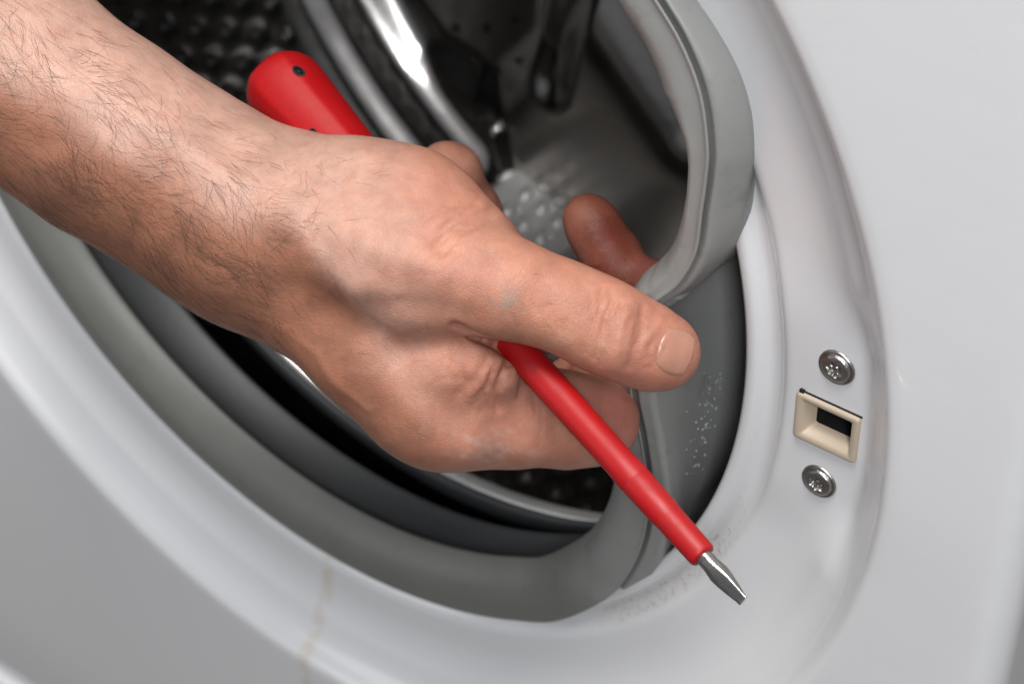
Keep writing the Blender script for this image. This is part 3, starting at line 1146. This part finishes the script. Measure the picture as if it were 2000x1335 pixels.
def patch(c, rx, ry, col, amt, rot=0.0, behind=None):
    global tone
    dx, dy = ppx - c[0], ppy - c[1]
    u = (dx * math.cos(rot) + dy * math.sin(rot)) / rx
    v = (-dx * math.sin(rot) + dy * math.cos(rot)) / ry
    gate = sw if behind is None else sstep(behind - 4, behind + 4, -hv[:, 2])
    w = (amt * np.exp(-(u * u + v * v)) * gate)[:, None]
    tone = tone * (1 - w) + np.array(col) * w


patch((1040, 640), 120, 60, (0.50, 0.24, 0.15), .5, .3)
patch((1190, 490), 110, 190, (0.185, 0.036, 0.02), .98, 0, 482)  # middle finger: its shade painted into the skin as dark red
patch((1285, 535), 40, 40, (0.55, 0.17, 0.15), .7)
patch((1200, 810), 60, 80, (0.52, 0.17, 0.14), .7)
patch((890, 320), 70, 60, (0.50, 0.21, 0.14), .6)
patch((1218, 640), 34, 60, (0.47, 0.21, 0.145), .6, .3)
patch((1320, 690), 60, 70, (0.43, 0.17, 0.11), .6)
patch((960, 470), 120, 60, (0.50, 0.25, 0.18), .5, .5)
patch((1000, 760), 70, 80, (0.45, 0.19, 0.14), .5)
for _ in range(130):
    c = rng.uniform((640, 280), (1330, 900))
    patch(c, rng.uniform(12, 40), rng.uniform(10, 26), (0.42, 0.15, 0.10) if rng.random() < .6 else (0.54, 0.32, 0.235), rng.uniform(.08, .28), rng.uniform(0, 3))
# grey dust on the thumb knuckle and on the index knuckle
for _ in range(46):
    c = rng.normal((992, 592), (16, 13))
    patch(c, rng.uniform(3, 8), rng.uniform(2.5, 5), (0.27, 0.235, 0.205), rng.uniform(.15, .42), rng.uniform(0, 3))
for _ in range(80):
    c = rng.normal((960, 872), (34, 15)) + rng.normal(0, 1) * np.array([22, 9])
    patch(c, rng.uniform(4, 14), rng.uniform(3, 6), (0.50, 0.41, 0.355), rng.uniform(.08, .28), .45)
# freckles
for _ in range(90):
    c = rng.uniform((0, 50), (1000, 850))
    patch(c, rng.uniform(3, 6), rng.uniform(3, 6), (0.34, 0.15, 0.09), rng.uniform(.1, .35))

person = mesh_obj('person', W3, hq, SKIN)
tag(person, label='bare right hand and hairy forearm reaching into the drum, thumb pinching the grey rubber seal', category='person')
ca = person.data.color_attributes.new('tone', 'FLOAT_COLOR', 'POINT')
ca.data.foreach_set('color', np.hstack([tone, np.ones((len(tone), 1))]).astype(np.float32).ravel())
sm = person.modifiers.new('smooth', 'SMOOTH')
sm.factor, sm.iterations = .5, 2

bvh = BVHTree.FromPolygons([Vector(q) for q in W3], [tuple(int(i) for i in f) for f in hq])


def hit(px, py, tree=bvh):
    d = FW + (px - 1000) / FPX * RT - (py - 667.5) / FPX * UP
    loc, nor, _, dist = tree.ray_cast(Vector(CAM), Vector(d / np.linalg.norm(d)))
    return (None, None) if loc is None else (np.array(loc), np.array(nor))


# thumbnail: rounded plate lying on the thumb tip
qa, qb, qc, qd = np.array([1301., 628]), np.array([1364., 646]), np.array([1331., 748]), np.array([1268., 718])
nu, nv = 22, 26
top, okn = [], True
for i in range(nu):
    for j in range(nv):
        u, v = i / (nu - 1), j / (nv - 1)
        # squash the square into a rounded plate
        s_, t_ = 2 * u - 1, 2 * v - 1
        s2 = s_ * math.sqrt(1 - .42 * t_ * t_)
        t2q = t_ * math.sqrt(1 - .36 * s_ * s_)
        u2, v2 = (s2 + 1) / 2, (t2q + 1) / 2
        q = (qa * (1 - u2) + qb * u2) * (1 - v2) + (qd * (1 - u2) + qc * u2) * v2
        loc, nor = hit(*q)
        if loc is None:
            loc, nor = top[-1]
        top.append((loc, nor))
nailv = []
for k, (loc, nor) in enumerate(top):
    i, j = divmod(k, nv)
    u, v = i / (nu - 1), j / (nv - 1)
    e = min(u, v, 1 - v) * 2
    lift = -.30 + .42 * sstep(0, .22, e) + .22 * u + .10 * (1 - (2 * v - 1) ** 2)
    nailv.append(loc + nor * lift)
nail = mesh_obj('fingernail', nailv, grid_faces(nu, nv), NAILM, person)
fix_normals(nail)

# arm hair: thin tapering curved strands that lie along the skin
hpts, hfac = [], []


def strand(px, py, length, ang_, curl, rad):
    loc, nor = hit(px, py)
    if loc is None or (nor @ -FW) < .02 and False:
        return
    d2 = math.cos(ang_) * RT - math.sin(ang_) * UP
    n_ = 6
    p_ = loc - nor * .2
    pts = []
    a = ang_
    lift = random.uniform(.03, .20)
    for k in range(n_ + 1):
        pts.append(p_.copy())
        d2 = math.cos(a) * RT - math.sin(a) * UP
        tdir = d2 - nor * (d2 @ nor)
        tl = np.linalg.norm(tdir)
        if tl < 1e-3:
            return
        tdir = tdir / tl + nor * lift * (1 - k / n_ * 1.5)
        p_ = p_ + tdir * length / n_
        a += curl / n_
    pts = np.array(pts)
    b0 = len(hpts)
    for k, q in enumerate(pts):
        tg = pts[min(k + 1, n_)] - pts[max(k - 1, 0)]
        tg /= np.linalg.norm(tg)
        e1 = np.cross(tg, FW)
        e1 /= np.linalg.norm(e1) + 1e-9
        e2 = np.cross(tg, e1)
        r_ = rad * (1 - .8 * k / n_)
        for j in range(3):
            hpts.append(q + r_ * (math.cos(j * 2.094) * e1 + math.sin(j * 2.094) * e2))
    for k in range(n_):
        for j in range(3):
            hfac.append((b0 + k * 3 + j, b0 + k * 3 + (j + 1) % 3, b0 + k * 3 + 3 + (j + 1) % 3, b0 + k * 3 + 3 + j))


def hairs(n, region, dens, ang0, aj, len0, rad=.042):
    m = 0
    tries = 0
    while m < n and tries < n * 12:
        tries += 1
        px, py = rng.uniform(region[0], region[1])
        if rng.random() > dens(px, py):
            continue
        swirl = .38 * math.sin(px * .013 + py * .021) + .28 * math.sin(px * .031 - py * .017 + 1.3)
        strand(px, py, rng.uniform(.5, 1.25) * len0, ang0 + swirl + rng.normal(0, aj), rng.normal(.15, .8), rad * rng.uniform(.7, 1.25))
        m += 1


def clump(px, py):
    return .25 + .75 * (math.sin(px * .043 + 1.1 * math.sin(py * .03)) * math.sin(py * .051 + .9 * math.sin(px * .027)) > .05)


hairs(1250, ((-60, -20), (540, 580)), lambda x, y: clump(x, y) * sstep(-190, -20, y - (.62 * x + 60)) * sstep(620, 400, x), .68, .28, 11.0, .033)
hairs(2300, ((-60, 150), (540, 680)), lambda x, y: sstep(-30, 190, y - (.55 * x + 190)), .58, .25, 7.5, .037)
hairs(260, ((430, 300), (740, 660)), lambda x, y: clump(x, y) * sstep(780, 560, x), .45, .45, 7.0, .030)
hairs(200, ((890, 530), (1100, 660)), lambda x, y: 1, .5, .4, 2.6, .026)
hairs(260, ((560, 560), (840, 860)), lambda x, y: clump(x, y), .7, .4, 3.4, .028)
hair = mesh_obj('arm_hair', hpts, hfac, DARKHAIR, person)
hair['kind'] = 'stuff'

# ================================================================== small things on the machine
dg = bpy.context.evaluated_depsgraph_get()
ge = gasket.evaluated_get(dg)
gm = ge.to_mesh()
gb = BVHTree.FromPolygons([v.co / S for v in gm.vertices], [tuple(p.vertices) for p in gm.polygons])
ge.to_mesh_clear()
dv_, df_ = [], []
for _ in range(120):
    f_ = rng.random()
    c = np.array([1402, 742]) * (1 - f_) + np.array([1352, 915]) * f_ + rng.normal(0, 1, 2) * np.array([17, 26]) * (.6 + .4 * f_)
    loc, nor = hit(c[0], c[1], gb)
    if loc is None:
        continue
    r_ = .10 + .34 * rng.random() ** 2.2
    e1 = np.cross(nor, [0.3, 0.5, 0.8])
    e1 /= np.linalg.norm(e1)
    e2 = np.cross(nor, e1)
    b0 = len(dv_)
    for k in range(4):
        el = k * math.pi / 2 / 3.6
        for j in range(8):
            dv_.append(loc + r_ * (math.cos(el) * (math.cos(j * .785) * e1 + math.sin(j * .785) * e2) + .62 * math.sin(el) * nor))
    dv_.append(loc + r_ * .62 * nor)
    for k in range(3):
        for j in range(8):
            df_.append((b0 + k * 8 + j, b0 + k * 8 + (j + 1) % 8, b0 + k * 8 + 8 + (j + 1) % 8, b0 + k * 8 + 8 + j))
    for j in range(8):
        df_.append((b0 + 24 + j, b0 + 24 + (j + 1) % 8, b0 + 32))
drops = mesh_obj('water_drop', dv_, df_, DROP, gasket)
drops['kind'] = 'stuff'
